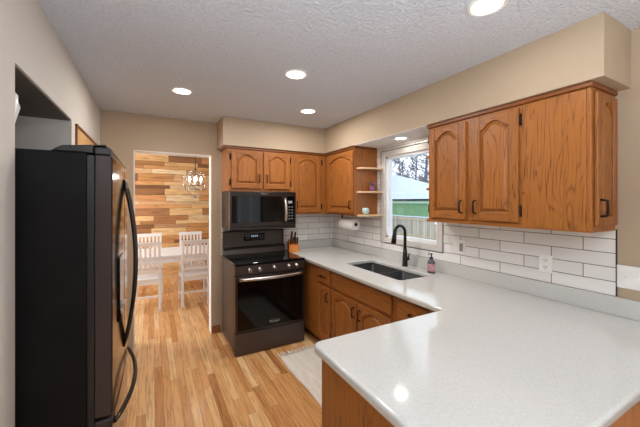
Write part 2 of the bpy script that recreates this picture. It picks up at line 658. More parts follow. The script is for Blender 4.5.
# tiles on it
b = MB()
b.box(0.0, 0.008, -3.003, wy0, 1.0155, SZ)
b.box(0.0, 0.008, wy1, 0.0, 1.0155, SZ)
b.box(0.0, 0.008, wy0, wy1, 1.0155, wz0)
b.box(0.0, 0.008, wy0, wy1, wz1, SZ)
struct(b.build('backsplash_tile', M['tile_y']))
b = MB().box(-1.530, 0.008, 0.0, YW, 0.90, SZ)
struct(b.build('backsplash_tile', M['tile_x']))
b = MB().box(-0.002, 0.0085, -3.007, -3.003, 1.0155, 1.385)
struct(b.build('trim_2', M['bronze']))
# soffit
b = MB()
b.box(SX, 0.008, -3.063, YW, SZ, H)
b.box(SXL, SX, -0.334, YW, SZ, H)
struct(b.build('soffit', M['wall']))
struct(MB().box(SX + 0.002, -0.001, -1.968, -0.985, SZ - 0.004, SZ).build('soffit_daylight_panel', M['white_paint']))  # white panel added: paints window daylight onto the soffit underside
struct(MB().box(-3.35, XL - 0.004, -2.125, -1.205, 2.056, 2.064).build('recess_shade_panel', plain('painted_recess_shade', lin(104, 93, 84), 0.7)))  # added panel, its dark colour stands in for shade on the recess ceiling
# living space behind the camera: end wall, patio door in the right wall
struct(MB().box(-5.0, 0.16, -7.5, -7.38, 0, H).build('wall_front', M['wall']))
b = MB()
for y in (-6.4, -5.23, -4.06):
    b.box(0.05, 0.11, y, y + 0.06, 0.0, 2.1)
b.box(0.05, 0.11, -6.4, -4.0, 2.03, 2.1)
b.box(0.05, 0.11, -6.4, -4.0, 0.0, 0.08)
d = struct(b.build('door_2', M['vinyl']))
MB().box(0.075, 0.081, -6.34, -4.06, 0.08, 2.03).build('pane', M['pane'], d)
# dining room shell
b = MB().box(-5.0, 0.3, 3.1, 3.22, 0, H)
struct(b.build('wall_dining_back', M['plank_wall']))
b = MB()
b.box(-5.0, -4.88, 0.154, 1.0, 0, H)
b.box(-5.0, -4.88, 2.4, 3.1, 0, H)
b.box(-5.0, -4.88, 1.0, 2.4, 0, 0.8)
b.box(-5.0, -4.88, 1.0, 2.4, 2.2, H)
struct(b.build('wall_dining_left', M['wall_l']))
b = MB().box(0.0, 0.14, 0.154, 3.1, 0, H)
struct(b.build('wall_dining_right', M['wall_l']))
# baseboards
b = MB()
b.box(-1.637, -1.536, YW - 0.014, YW, 0.0, 0.085)
struct(b.build('baseboard_back', M['oak_h'], bevel=0.003))
# oak door in the left wall beyond the recess
b = MB()
b.box(XL, XL + 0.012, -1.105, -1.085, 0, 2.062, 1)
b.box(XL, XL + 0.012, -0.19, -0.17, 0, 2.062, 1)
b.box(XL, XL + 0.014, -1.105, -0.17, 2.045, 2.062, 1)
b.box(XL, XL + 0.006, -1.085, -0.19, 0, 2.045, 0)
struct(b.build('door_1', [M['oak_pale'], M['oak_dk']], bevel=0.002))

# kitchen window
fr = MB()
cw = 0.062
fr.box(-0.004, 0.02, wy0 + 0.004, wy0 + cw, wz0 + 0.004, wz1 - 0.004)
fr.box(-0.004, 0.02, wy1 - cw, wy1 - 0.004, wz0 + 0.004, wz1 - 0.004)
fr.box(-0.004, 0.02, wy0 + cw, wy1 - cw, wz1 - cw, wz1 - 0.004)
fr.box(-0.004, 0.02, wy0 + cw, wy1 - cw, wz0 + 0.004, wz0 + cw)
win = struct(fr.build('window_1', M['casing'], bevel=0.004))
b = MB()
y0, y1, z0, z1 = wy0 + cw, wy1 - cw, wz0 + cw, wz1 - cw
for (a0, a1, c0, c1) in ((wy0, y0 + 0.03, wz0, wz1), (y1 - 0.03, wy1, wz0, wz1), (y0, y1, wz1 - cw - 0.03, wz1), (y0, y1, wz0, z0 + 0.03)):
    b.box(0.022, 0.085, a0, a1, c0, c1)
b.build('sash', M['vinyl'], win, bevel=0.004)
MB().box(0.05, 0.055, y0 + 0.03, y1 - 0.03, z0 + 0.03, z1 - 0.03).build('pane', M['pane'], win)
MB().box(-0.0015, 0.004, wy0 - 0.004, wy0, wz0 - 0.004, wz1 + 0.004).box(-0.0015, 0.004, wy1, wy1 + 0.004, wz0 - 0.004, wz1 + 0.004)\
    .box(-0.0015, 0.004, wy0, wy1, wz1, wz1 + 0.004).box(-0.0015, 0.004, wy0, wy1, wz0 - 0.004, wz0).build('grout_edge', M['dark_steel'], win)

# ------------------------------------------------------------------ cabinet parts
def arch_top(u, zt, drop):
    """height of the arched edge: shoulders low, middle high"""
    t = min(1, max(0, (u - 0.10) / 0.80))
    return zt - drop * (1 - math.sin(PI * t) ** 0.8 if 0 < t < 1 else 1)
def pull(parent, x, z, y, vertical=True, L=0.085):
    b = MB()
    off = 0.026
    if vertical:
        b.tube([(x, y, z - L / 2), (x, y - off, z - L / 2 + 0.004), (x, y - off - 0.002, z), (x, y - off, z + L / 2 - 0.004), (x, y, z + L / 2)], 0.0064, 8)
    else:
        b.tube([(x - L / 2, y, z), (x - L / 2 + 0.004, y - off, z), (x, y - off - 0.002, z), (x + L / 2 - 0.004, y - off, z), (x + L / 2, y, z)], 0.0064, 8)
    return b.build('handle', M['bronze'], parent)
def hinge(parent, x, z, y):
    b = MB()
    b.box(x - 0.011, x + 0.011, y - 0.004, y + 0.001, z - 0.03, z + 0.03)
    b.tube([(x, y - 0.006, z - 0.034), (x, y - 0.006, z + 0.034)], 0.0055, 8)
    return b.build('hinge', M['bronze'], parent)
def cab_door(parent, x0, x1, z0, z1, y, arch=True, pull_at=None, hinge_x=None, th=0.02, stile=0.056, drop=0.05, name='door'):
    """y = plane of the door's back; it stands th proud of it"""
    yf = y - th
    b = MB()
    b.box(x0, x0 + stile, yf, y, z0, z1, 0)
    b.box(x1 - stile, x1, yf, y, z0, z1, 0)
    b.box(x0 + stile, x1 - stile, yf, y, z0, z0 + stile, 1)
    ox0, ox1, oz0, oz1 = x0 + stile, x1 - stile, z0 + stile, z1 - stile * 0.72
    dr = drop if arch else 0.0
    if not arch:
        oz1 = z1 - stile
    n = 16
    crv = [(ox0 + (ox1 - ox0) * i / n, arch_top(i / n, oz1, dr)) for i in range(n + 1)]
    b.prism([(ox0, z1)] + crv + [(ox1, z1)], yf, y, 'xz', 1)
    d = b.build(name, [M['oak_v'], M['oak_h']], parent, bevel=0.004)
    # raised panel: groove, slope, field
    p = MB()
    def ring(ins, yy):
        xa, xb = ox0 + ins, ox1 - ins
        pts = [(xa, yy, oz0 + ins)] + [(xb, yy, oz0 + ins)]
        pts += [(xb - (xb - xa) * i / n, yy, arch_top(1 - i / n, oz1, dr) - ins) for i in range(n + 1)]
        return pts
    rings = [ring(0.0, y - 0.004), ring(0.010, y - 0.004), ring(0.024, yf + 0.003), ring(0.028, yf + 0.001)]
    k = len(rings[0])
    for r_ in rings:
        p.v += r_
    for i in range(len(rings) - 1):
        for j in range(k):
            j2 = (j + 1) % k
            p.f.append((i * k + j, i * k + j2, (i + 1) * k + j2, (i + 1) * k + j))
            p.mi.append(0)
            p.sm.append(False)
    p.f.append(tuple((len(rings) - 1) * k + j for j in range(k)))
    p.mi.append(0)
    p.sm.append(False)
    p.build('raised_panel', M['oak_v'], d)
    if pull_at:
        pull(d, pull_at[0], pull_at[1], yf, pull_at[2] if len(pull_at) > 2 else True)
    if hinge_x is not None:
        for hz in (z0 + 0.07, z1 - 0.07):
            hinge(d, hinge_x, hz, y - 0.002)
    return d
def drawer_front(parent, x0, x1, z0, z1, y, th=0.02, pl=True, name='drawer'):
    d = MB().box(x0, x1, y - th, y, z0, z1).build(name, M['oak_h'], parent, bevel=0.007, seg=2)
    if pl:
        pull(d, (x0 + x1) / 2, (z0 + z1) / 2, y - th, False)
    return d

# ------------------------------------------------------------------ upper cabinets
# above the microwave
t = thing('wall_cabinet', 'short two-door oak wall cabinet directly above the microwave', 'cabinet', (-1.53, 0, 0))
ZT = 2.118
MB().box(0, 0.758, -0.30, -0.002, 1.652, ZT).build('body', M['oak_v'], t, bevel=0.002)
MB().box(-0.010, 0.76, -0.314, -0.002, ZT, SZ).build('crown_moulding', M['oak_dk'], t, bevel=0.006)
cab_door(t, 0.045, 0.385, 1.682, 2.098, -0.30, True, (0.352, 1.80), 0.036)
cab_door(t, 0.41, 0.735, 1.682, 2.098, -0.30, True, (0.442, 1.80), 0.744)
# tall single door beside the corner
t = thing('wall_cabinet', 'tall single-door oak wall cabinet between microwave and the corner', 'cabinet', (-0.77, 0, 0))
MB().box(0, 0.466, -0.30, -0.002, 1.380, ZT).build('body', M['oak_v'], t, bevel=0.002)
MB().box(-0.009, 0.466, -0.314, -0.002, ZT, SZ).build('crown_moulding', M['oak_dk'], t, bevel=0.006)
cab_door(t, 0.032, 0.400, 1.405, 2.098, -0.30, True, (0.062, 1.50), 0.414)
# corner cabinet on the window wall, with end shelves (its local x runs towards the camera)
RZ = R(-90)
t = thing('wall_cabinet', 'single-door oak wall cabinet on window wall with open end shelves', 'cabinet', (0, 0, 0), RZ)
MB().box(0.002, 0.962, -0.30, -0.002, 1.380, ZT).build('body', M['oak_v'], t, bevel=0.002)
MB().box(0.316, 0.968, -0.314, -0.002, ZT, SZ).build('crown_moulding', M['oak_dk'], t, bevel=0.006)
cab_door(t, 0.375, 0.940, 1.405, 2.098, -0.30, True, (0.900, 1.50), 0.362)
MB().box(0.962, 0.968, -0.32, -0.002, 1.39, ZT).build('end_panel', M['oak_v'], t)
def end_shelf(par, xw, sgn, z, mat):
    """quarter-round shelf fixed to a cabinet end at local x = xw, reaching out in direction sgn"""
    pts = [(xw, -0.003), (xw, -0.285)]
    for i in range(9):
        a = R(90 * i / 8)
        pts.append((xw + sgn * 0.105 * math.sin(a) ** 0.8, -0.003 - 0.282 * math.cos(a) ** 0.6 if i < 8 else -0.003))
    return MB().prism(pts, z - 0.009, z + 0.009, 'xy').build('end_shelf', mat, par, bevel=0.002)
SHZ = (1.385, 1.640, 1.900)
for z in SHZ:
    end_shelf(t, 0.968, 1, z, M['shelf'])
# near cabinet right of the window
t = thing('wall_cabinet', 'long oak wall cabinet right of window with two arched doors and blank panel', 'cabinet', (0, -1.972, 0), RZ)
MB().box(0, 1.031, -0.302, -0.002, 1.380, ZT).build('body', [M['oak_v']], t, bevel=0.002)
MB().box(-0.010, 1.042, -0.316, -0.002, ZT, SZ).build('crown_moulding', M['oak_dk'], t, bevel=0.006)
cab_door(t, 0.018, 0.340, 1.412, 2.100, -0.302, True, (0.310, 1.502), 0.010)
cab_door(t, 0.388, 0.690, 1.412, 2.100, -0.302, True, (0.416, 1.502), 0.698)
MB().box(0.705, 1.012, -0.309, -0.302, 1.386, 2.112).build('blank_panel', M['oak_v'], t, bevel=0.002)
MB().box(0.0, 1.031, -0.306, -0.302, 1.380, 1.404).build('bottom_rail', M['oak_h'], t)
# end door facing the peninsula: built in a frame turned by another 90 degrees
e = MB()
ed = MB()
def end_door(par):
    xw = 1.031
    n = 12
    a0, a1, z0, z1, th, st = -0.276, -0.030, 1.412, 2.095, 0.018, 0.05
    b = MB()
    b.box(xw, xw + th, a0, a0 + st, z0, z1)
    b.box(xw, xw + th, a1 - st, a1, z0, z1)
    b.box(xw, xw + th, a0 + st, a1 - st, z0, z0 + st)
    o0, o1, oz1 = a0 + st, a1 - st, z1 - 0.04
    crv = [(o0 + (o1 - o0) * i / n, arch_top(i / n, oz1, 0.045)) for i in range(n + 1)]
    b.prism([(o0, z1)] + crv + [(o1, z1)], xw, xw + th, 'yz')
    d = b.build('end_door', M['oak_v'], par, bevel=0.004)
    p = MB()
    def ring(ins, xx):
        ya, yb = o0 + ins, o1 - ins
        return [(xx, ya, z0 + st + ins), (xx, yb, z0 + st + ins)] + [(xx, yb - (yb - ya) * i / n, arch_top(1 - i / n, oz1, 0.045) - ins) for i in range(n + 1)]
    rings = [ring(0, xw + 0.004), ring(0.005, xw + 0.004), ring(0.025, xw + th - 0.002)]
    k = len(rings[0])
    for r_ in rings:
        p.v += r_
    for i in range(2):
        for j in range(k):
            j2 = (j + 1) % k
            p.f.append((i * k + j, i * k + j2, (i + 1) * k + j2, (i + 1) * k + j)); p.mi.append(0); p.sm.append(False)
    p.f.append(tuple(2 * k + j for j in range(k))); p.mi.append(0); p.sm.append(False)
    p.build('raised_panel', M['oak_v'], d)
    y, z, L = -0.245, 1.505, 0.085
    x = xw + th
    MB().tube([(x, y, z - L / 2), (x + 0.026, y, z - L / 2 + 0.004), (x + 0.028, y, z), (x + 0.026, y, z + L / 2 - 0.004), (x, y, z + L / 2)], 0.0064, 8).build('handle', M['bronze'], d)
end_door(t)
for z in SHZ:
    end_shelf(t, 0.0, -1, z, M['oak_y'])

# ------------------------------------------------------------------ base cabinets (local x towards the camera)
FY = -0.70           # face frame plane
def base_body(t, x0, x1):
    b = MB()
    b.box(x0, x1, FY, -0.03, 0.10, 0.874)
    o = b.build('body', M['oak_v'], t, bevel=0.001)
    MB().box(x0, x1, FY + 0.07, -0.03, 0.0, 0.10).build('toe_kick', M['oak_dk'], t)
t = thing('base_cabinet', 'narrow oak base cabinet with one drawer and door beside the range', 'cabinet', (0, 0, 0), RZ)
MB().box(0.03, 1.135, FY, FY + 0.02, 0.10, 0.874).box(0.03, 1.040, FY + 0.02, -0.03, 0.10, 0.874).build('body', M['oak_v'], t, bevel=0.001)
MB().box(0.03, 1.135, FY + 0.07, -0.03, 0.0, 0.10).build('toe_kick', M['oak_dk'], t)
drawer_front(t, 0.865, 1.118, 0.705, 0.850, FY)
cab_door(t, 0.865, 1.118, 0.150, 0.680, FY, True, (1.085, 0.585), None, stile=0.05, drop=0.04)
t = thing('base_cabinet', 'oak sink base cabinet with long false front and two arched doors', 'cabinet', (0, -1.135, 0), RZ)
def sink_body(t, x0, x1):
    b = MB()
    b.box(x0, x1, FY, FY + 0.02, 0.10, 0.874)
    b.box(x0 - 0.088, x0 - 0.070, FY + 0.022, -0.03, 0.10, 0.874)
    b.box(x1 - 0.018, x1, FY + 0.02, -0.03, 0.10, 0.874)
    b.box(x0 - 0.070, x1 - 0.018, FY + 0.022, -0.03, 0.101, 0.12)
    b.box(x0, x1 - 0.018, FY + 0.02, FY + 0.022, 0.101, 0.12)
    b.build('body', M['oak_v'], t, bevel=0.001)
    MB().box(x0, x1, FY + 0.07, -0.03, 0.0, 0.10).build('toe_kick', M['oak_dk'], t)
sink_body(t, 0.0, 0.900)
drawer_front(t, 0.020, 0.862, 0.705, 0.850, FY, pl=False, name='false_front')
cab_door(t, 0.012, 0.428, 0.150, 0.680, FY, True, (0.395, 0.585), 0.005)
cab_door(t, 0.452, 0.866, 0.150, 0.680, FY, True, (0.486, 0.585), 0.874)
t = thing('base_cabinet', 'oak base cabinet with drawer tucked into the peninsula corner', 'cabinet', (0, -2.035, 0), RZ)
base_body(t, 0.0, 0.505)
drawer_front(t, 0.030, 0.360, 0.705, 0.850, FY)
cab_door(t, 0.030, 0.480, 0.150, 0.680, FY, True, (0.07, 0.585), None)
# peninsula
t = thing('peninsula_cabinet', 'oak peninsula base with plain end panel below the white counter', 'cabinet', (0, 0, 0))
MB().box(-1.585, -0.02, -3.275, -2.545, 0.10, 0.874).build('body', M['oak_v'], t)
MB().box(-1.60, -1.585, -3.285, -2.54, 0.0, 0.874).build('end_panel', M['oak_v'], t, bevel=0.002)
MB().box(-1.585, -0.02, -3.285, -3.275, 0.0, 0.874).build('back_panel', M['oak_v'], t, bevel=0.002)
MB().box(-1.585, -0.02, -3.27, -2.62, 0.0, 0.10).build('toe_kick', M['oak_dk'], t)

# ------------------------------------------------------------------ countertop and sink
xe, yp, xp, yn = -0.765, -2.484, -1.622, -3.318
r = 0.045
outer = [(-0.001, -0.001), (xe, -0.001), (xe, yp + 0.02)]
outer += arc(xe - 0.02, yp + 0.02, 0.02, 0, -90, 4)[1:]
outer += arc(xp + r, yp - r, r, 90, 180, 8) + arc(xp + r, yn + r, r, 180, 270, 8)
outer += [(-0.001, yn)]
hole = rrect(-0.520, -0.165, -1.880, -1.085, 0.03)
t = thing('countertop', 'white speckled quartz countertop running from range round onto peninsula', 'countertop', (0, 0, 0))
curve_slab('slab', [outer, hole], 0.876, 0.914, 0.011, M['quartz'], t)
MB().box(-0.020, -0.001, -3.318, -0.002, 0.914, 1.0155).box(-0.765, -0.020, -0.020, -0.002, 0.914, 1.0155).build('upstand', M['quartz'], t, bevel=0.003)
t = thing('kitchen_sink', 'black double-bowl undermount sink below the window', 'sink', (-0.3425, -1.4825, 0.0))
def bowl(y0, y1, x0=-0.1875, x1=0.1875, zt=0.874, dep=0.20):
    b = MB()
    loops = [rrect(x0 - 0.012, x1 + 0.012, y0 - 0.006, y1 + 0.006, 0.03), rrect(x0, x1, y0, y1, 0.03), rrect(x0 + 0.012, x1 - 0.012, y0 + 0.012, y1 - 0.012, 0.05), rrect(x0 + 0.04, x1 - 0.04, y0 + 0.04, y1 - 0.04, 0.05)]
    zs = [zt, zt, zt - dep + 0.03, zt - dep]
    k = len(loops[0])
    for l, z in zip(loops, zs):
        b.v += [(p[0], p[1], z) for p in l]
    for i in range(3):
        for j in range(k):
            j2 = (j + 1) % k
            b.f.append((i * k + j, i * k + j2, (i + 1) * k + j2, (i + 1) * k + j)); b.mi.append(0); b.sm.append(i > 0)
    b.f.append(tuple(3 * k + j for j in range(k))); b.mi.append(0); b.sm.append(False)
    o = b.build('bowl', M['sink'], t)
    md = o.modifiers.new('wall', 'SOLIDIFY')
    md.thickness = 0.006
    md.offset = 1
    c = ((x0 + x1) / 2, (y0 + y1) / 2, zt - dep)
    MB().lathe([(0.044, 0.001), (0.044, 0.004), (0.034, 0.003), (0.02, 0.001)], c, 20).build('drain', M['dark_steel'], o)
bowl(-0.012, 0.405)
bowl(-0.405, -0.038)

# ------------------------------------------------------------------ range
t = thing('range', 'black stainless electric range with smooth black glass top', 'stove', (-1.15, 0, 0))
b = MB()
b.box(-0.378, 0.378, -0.615, -0.03, 0.03, 0.895)
b.box(-0.36, 0.36, -0.58, -0.05, 0.0, 0.03)
b.build('body', M['guard_steel'], t, bevel=0.004)
MB().box(-0.380, 0.380, -0.672, -0.030, 0.896, 0.920).build('cooktop', M['glass_black'], t, bevel=0.006, seg=3)
bt = NT('burner_print')
bt.set(lin(46, 46, 48), 0.15)
for k_, (x, y, r_) in enumerate(((-0.19, -0.47, 0.11), (0.19, -0.47, 0.095), (-0.19, -0.22, 0.075), (0.19, -0.22, 0.085))):
    bb = MB()
    seg = 40
    for rr in (r_, r_ - 0.003):
        bb.v += [(x + rr * math.cos(2 * PI * i / seg), y + rr * math.sin(2 * PI * i / seg), 0.9206) for i in range(seg)]
    for i in range(seg):
        j = (i + 1) % seg
        bb.f.append((i, j, seg + j, seg + i)); bb.mi.append(0); bb.sm.append(False)
    bb.build('burner_ring', bt.m, t)
g = MB()
g.prism([(-0.030, 0.92), (-0.100, 0.92), (-0.085, 0.985), (-0.062, 1.005), (-0.062, 1.175), (-0.050, 1.188), (-0.030, 1.188)], -0.378, 0.378, 'yz')
g = g.build('backguard', M['guard_steel'], t, bevel=0.003)
MB().box(-0.378, 0.378, -0.0995, -0.064, 0.975, 0.992).build('vent_strip', M['black_plastic'], g)
MB().box(-0.377, 0.377, -0.0660, -0.028, 1.176, 1.190).build('top_cap', M['black_plastic'], g, bevel=0.003)
dp = MB().box(-0.135, 0.125, -0.0655, -0.06, 1.065, 1.150).build('display_panel', M['glass_black'], g, bevel=0.002)
for x in (-0.042, -0.022, 0.004, 0.024):
    MB().box(x, x + 0.012, -0.0668, -0.0650, 1.110, 1.130).build('clock_digit', M['display'], dp)
for x in (-0.112, -0.088, 0.062, 0.088):
    for z in (1.090, 1.118):
        MB().box(x, x + 0.014, -0.0662, -0.0650, z, z + 0.004).build('key_mark', M['grey_plastic'], dp)
cp = MB().prism([(-0.615, 0.896), (-0.668, 0.890), (-0.655, 0.800), (-0.615, 0.795)], -0.379, 0.379, 'yz').build('control_panel', M['guard_steel'], t, bevel=0.003)
for x in (-0.235, -0.130, 0.030, 0.195, 0.285):
    k = MB().lathe([(0.026, 0.0), (0.026, 0.006), (0.021, 0.010), (0.019, 0.034), (0.016, 0.037)], (0, 0, 0), 20)
    kb = k.build('knob', M['steel'], t)
    kb.location = (x, -0.660, 0.846)
    kb.rotation_euler = (R(98), 0, 0)
    MB().box(-0.0035, 0.0035, -0.018, 0.018, 0.036, 0.042).build('grip', M['dark_steel'], kb, bevel=0.001)
od = MB().box(-0.376, 0.376, -0.664, -0.617, 0.232, 0.788).build('oven_door', M['dark_steel'], t, bevel=0.004)
MB().box(-0.352, 0.352, -0.6665, -0.662, 0.250, 0.735).build('oven_window', M['glass_black'], od, bevel=0.002)
hp = []
for i in range(13):
    u = -1 + i / 6
    hp.append((0.345 * u, -0.708 - 0.020 * (1 - u * u), 0.768 - 0.006 * (1 - u * u)))
hb = MB().tube(hp, 0.017, 12)
hb.tube([(-0.335, -0.655, 0.768), (-0.335, -0.715, 0.768)], 0.011, 8).tube([(0.335, -0.655, 0.768), (0.335, -0.715, 0.768)], 0.011, 8)
hb.build('door_handle', M['steel'], od)
lg = writing('logo', 'Whirlpool', 0.028, M['steel'], od, (0.03, -0.6668, 0.292), (R(90), 0, 0))
ring = []
for i in range(25):
    a = R(20 + 320 * i / 24)
    ring.append((0.03 + 0.052 * math.cos(a), -0.6668, 0.293 + 0.017 * math.sin(a)))
MB().tube(ring, 0.0011, 5).build('logo_swoosh', M['steel'], od)
MB().box(-0.376, 0.376, -0.668, -0.617, 0.008, 0.222).build('bottom_drawer', M['guard_steel'], t, bevel=0.005)

# ------------------------------------------------------------------ microwave
t = thing('microwave', 'black stainless over-the-range microwave with curved silver handle', 'microwave', (-1.15, 0, 0))
MB().box(-0.379, 0.379, -0.400, -0.002, 1.230, 1.648).build('body', M['black_steel'], t, bevel=0.003)
fd = MB().box(-0.379, 0.250, -0.435, -0.401, 1.262, 1.646).build('door', M['black_steel'], t, bevel=0.005)
MB().box(-0.356, 0.206, -0.4375, -0.434, 1.308, 1.596).build('door_window', M['glass_black'], fd, bevel=0.003)
hp = []
for i in range(11):
    u = -1 + i / 5
    hp.append((0.236, -0.452 - 0.030 * (1 - u * u), 1.440 + 0.135 * u))
MB().tube(hp, [0.013] + [0.019] * 9 + [0.013], 10).tube([(0.236, -0.434, 1.308), (0.236, -0.456, 1.310)], 0.009, 8).tube([(0.236, -0.434, 1.572), (0.236, -0.456, 1.570)], 0.009, 8).build('handle', M['steel'], fd)
cpn = MB().box(0.252, 0.379, -0.434, -0.401, 1.262, 1.646).build('control_panel', M['black_steel'], t, bevel=0.004)
MB().box(0.268, 0.362, -0.4365, -0.433, 1.300, 1.600).build('key_glass', M['glass_black'], cpn, bevel=0.002)
MB().box(0.280, 0.330, -0.4380, -0.4360, 1.515, 1.545).build('display', M['grey_plastic'], cpn)
for i in range(2):
    for j in range(5):
        MB().box(0.286 + i * 0.034, 0.304 + i * 0.034, -0.4374, -0.4360, 1.335 + j * 0.034, 1.342 + j * 0.034).build('key_mark', M['grey_plastic'], cpn)
MB().box(-0.379, 0.379, -0.430, -0.401, 1.230, 1.259).build('bottom_vent', M['black_steel'], t, bevel=0.004)
writing('logo', 'Whirlpool', 0.022, M['steel'], fd, (0.0, -0.4362, 1.622), (R(90), 0, 0))

# ------------------------------------------------------------------ refrigerator (front faces +x)
t = thing('refrigerator', 'tall black refrigerator with glossy dark steel doors in wall recess', 'refrigerator', (-2.75, -1.655, 0))
fx = 0.36             # door front in local x  (world -2.39)
MB().box(-0.50, 0.268, -0.445, 0.435, 0.02, 1.745).build('body', M['fridge_side'], t, bevel=0.006)
MB().box(-0.45, 0.22, -0.40, 0.40, 0.0, 0.02).build('base', M['black_plastic'], t)
MB().box(0.268, 0.292, -0.430, 0.425, 0.06, 1.735).build('door_gasket', M['black_plastic'], t)
def fdoor(name, y0, y1, z0, z1):
    # slightly bowed front
    n = 10
    W = 0.445
    pts = [(0.295, y0), (0.295, y1)]
    for i in range(n + 1):
        y = y1 + (y0 - y1) * i / n
        pts.append((fx - 0.014 * (y / W) ** 2 + 0.012, y))
    o = MB().prism(pts, z0, z1, 'xy').build(name, [M['door_side'], M['fridge_steel']], t, bevel=0.007, seg=3)
    for p in o.data.polygons:
        if p.normal.x > 0.7:
            p.material_index = 1
    if name == 'door':
        MB().box(0.294, fx - 0.008, y0 + 0.001, y1 - 0.001, z1 + 0.0005, z1 + 0.034).build('top_cap', M['black_plastic'], o, bevel=0.006)
    return o
d1 = fdoor('door', -0.445, -0.004, 0.615, 1.738)
d2 = fdoor('door', 0.004, 0.440, 0.615, 1.738)
d3 = fdoor('freezer_drawer', -0.445, 0.440, 0.07, 0.600)
for d, y in ((d1, -0.040), (d2, 0.040)):
    pts = []
    for i in range(17):
        u = -1 + i / 8
        pts.append((fx + 0.012 + 0.055 * (1 - u * u), y, 1.20 + 0.46 * u))
    MB().tube(pts, [0.007] + [0.0105] * 15 + [0.007], 10).build('handle', M['dark_steel'], d)
pts = []
for i in range(17):
    u = -1 + i / 8
    pts.append((fx + 0.004 + 0.060 * (1 - u * u), 0.395 * u, 0.555))
MB().tube(pts, [0.007] + [0.0105] * 15 + [0.007], 10).build('handle', M['dark_steel'], d3)
dsp = MB().box(fx + 0.001, fx + 0.014, -0.290, -0.110, 0.960, 1.270).build('water_dispenser', M['glass_black'], d1, bevel=0.004)
MB().box(fx + 0.013, fx + 0.024, -0.235, -0.165, 1.010, 1.030).build('dispenser_lever', M['grey_plastic'], dsp)
for y0, y1 in ((-0.44, -0.32), (0.32, 0.43)):
    MB().prism([(0.150, 1.746), (0.185, 1.770), (0.335, 1.784), (0.335, 1.776), (0.29, 1.775), (0.29, 1.746)], y0, y1, 'xz').build('hinge_cover', M['black_plastic'], t, bevel=0.004)
# white bag on top of it
bm_ = MB()
lo = []
for (z, a, c) in ((0, 0.045, 0.05), (0.05, 0.050, 0.06), (0.12, 0.060, 0.06), (0.19, 0.072, 0.05), (0.235, 0.066, 0.03), (0.262, 0.045, 0.012)):
    for i in range(14):
        th = 2 * PI * i / 14
        rr = 1 + 0.09 * math.sin(5 * th + z * 30)
        bm_.v.append((a * rr * math.cos(th), c * rr * math.sin(th), z))
for i in range(5):
    for j in range(14):
        j2 = (j + 1) % 14
        bm_.f.append((i * 14 + j, i * 14 + j2, (i + 1) * 14 + j2, (i + 1) * 14 + j)); bm_.mi.append(0); bm_.sm.append(True)
bm_.f.append(tuple(range(14))); bm_.mi.append(0); bm_.sm.append(False)
bm_.f.append(tuple(5 * 14 + j for j in range(14))); bm_.mi.append(0); bm_.sm.append(False)
tag(bm_.build('plastic_bag', M['white_plastic'], loc=(-2.800, -1.97, 1.7455)), 'small white bag standing on top of the black refrigerator', 'bag')

# ------------------------------------------------------------------ recessed lights
def can(loc, label, rad=0.085, power=CAN_POWER):
    t = thing('recessed_light', label, 'ceiling light', loc, 0, 'round recessed lights')
    seg = 32
    b = MB()
    prof = [(rad, 0.0), (rad, -0.004), (rad - 0.006, -0.007), (rad - 0.016, -0.006), (rad - 0.020, 0.0)]
    for r_, z in prof:
        b.v += [(r_ * math.cos(2 * PI * i / seg), r_ * math.sin(2 * PI * i / seg), z) for i in range(seg)]
    for i in range(len(prof) - 1):
        for j in range(seg):
            j2 = (j + 1) % seg
            b.f.append((i * seg + j, i * seg + j2, (i + 1) * seg + j2, (i + 1) * seg + j)); b.mi.append(0); b.sm.append(True)
    b.build('trim_ring', M['white_plastic'], t)
    MB().lathe([(rad - 0.018, -0.001), (rad - 0.018, -0.003), (rad - 0.03, -0.004)], (0, 0, 0), seg).build('lens', M['lens'], t)
    d = bpy.data.lights.new('lamp', 'AREA')
    d.shape = 'DISK'
    d.size = (rad - 0.02) * 2
    d.energy = power
    d.color = CAN_COL
    o = bpy.data.objects.new('lamp', d)
    C.objects.link(o)
    o.parent = t
    o.location = (0, 0, -0.008)
    return t
can((-2.025, -0.925, H), 'lit recessed ceiling light nearest the dining room opening')
can((-1.334, -1.682, H), 'lit recessed light in the middle of the kitchen ceiling')
can((-0.858, -0.925, H), 'smallest lit recessed ceiling light, in front of corner cabinets')
can((-0.874, -2.82, H), 'lit recessed ceiling light at top edge, above the peninsula', 0.085, 3.0)
can((-0.150, -1.50, SZ), 'small lit recessed light under the soffit above the window', 0.08, 0.5)

# ------------------------------------------------------------------ faucet, soap, knife block, towel
t = thing('faucet', 'matt black gooseneck pull-down faucet behind the sink', 'faucet', (-0.100, -1.505, 0.914))
MB().lathe([(0.028, 0), (0.028, 0.006), (0.025, 0.012), (0.024, 0.09), (0.017, 0.17)], (0, 0, 0), 20).build('base', M['black'], t)
pts = [(0, 0, 0.12), (0, 0, 0.325)]
for i in range(1, 11):
    a = PI * i / 11.5
    pts.append((-0.066 + 0.066 * math.cos(a), 0, 0.325 + 0.066 * math.sin(a)))
MB().tube(pts, 0.0145, 12).build('spout', M['black'], t)
p1 = Vector(pts[-1])
MB().tube([p1 + Vector((0.001, 0, 0.01)), p1 + Vector((-0.006, 0, -0.03)), p1 + Vector((-0.020, 0, -0.125))], [0.016, 0.019, 0.025], 14).build('spray_head', M['black'], t)
MB().tube([(0, -0.015, 0.075), (0, -0.045, 0.078)], 0.015, 12).tube([(0, -0.04, 0.08), (0.004, -0.052, 0.13)], [0.006, 0.005], 8).build('lever_handle', M['black'], t)

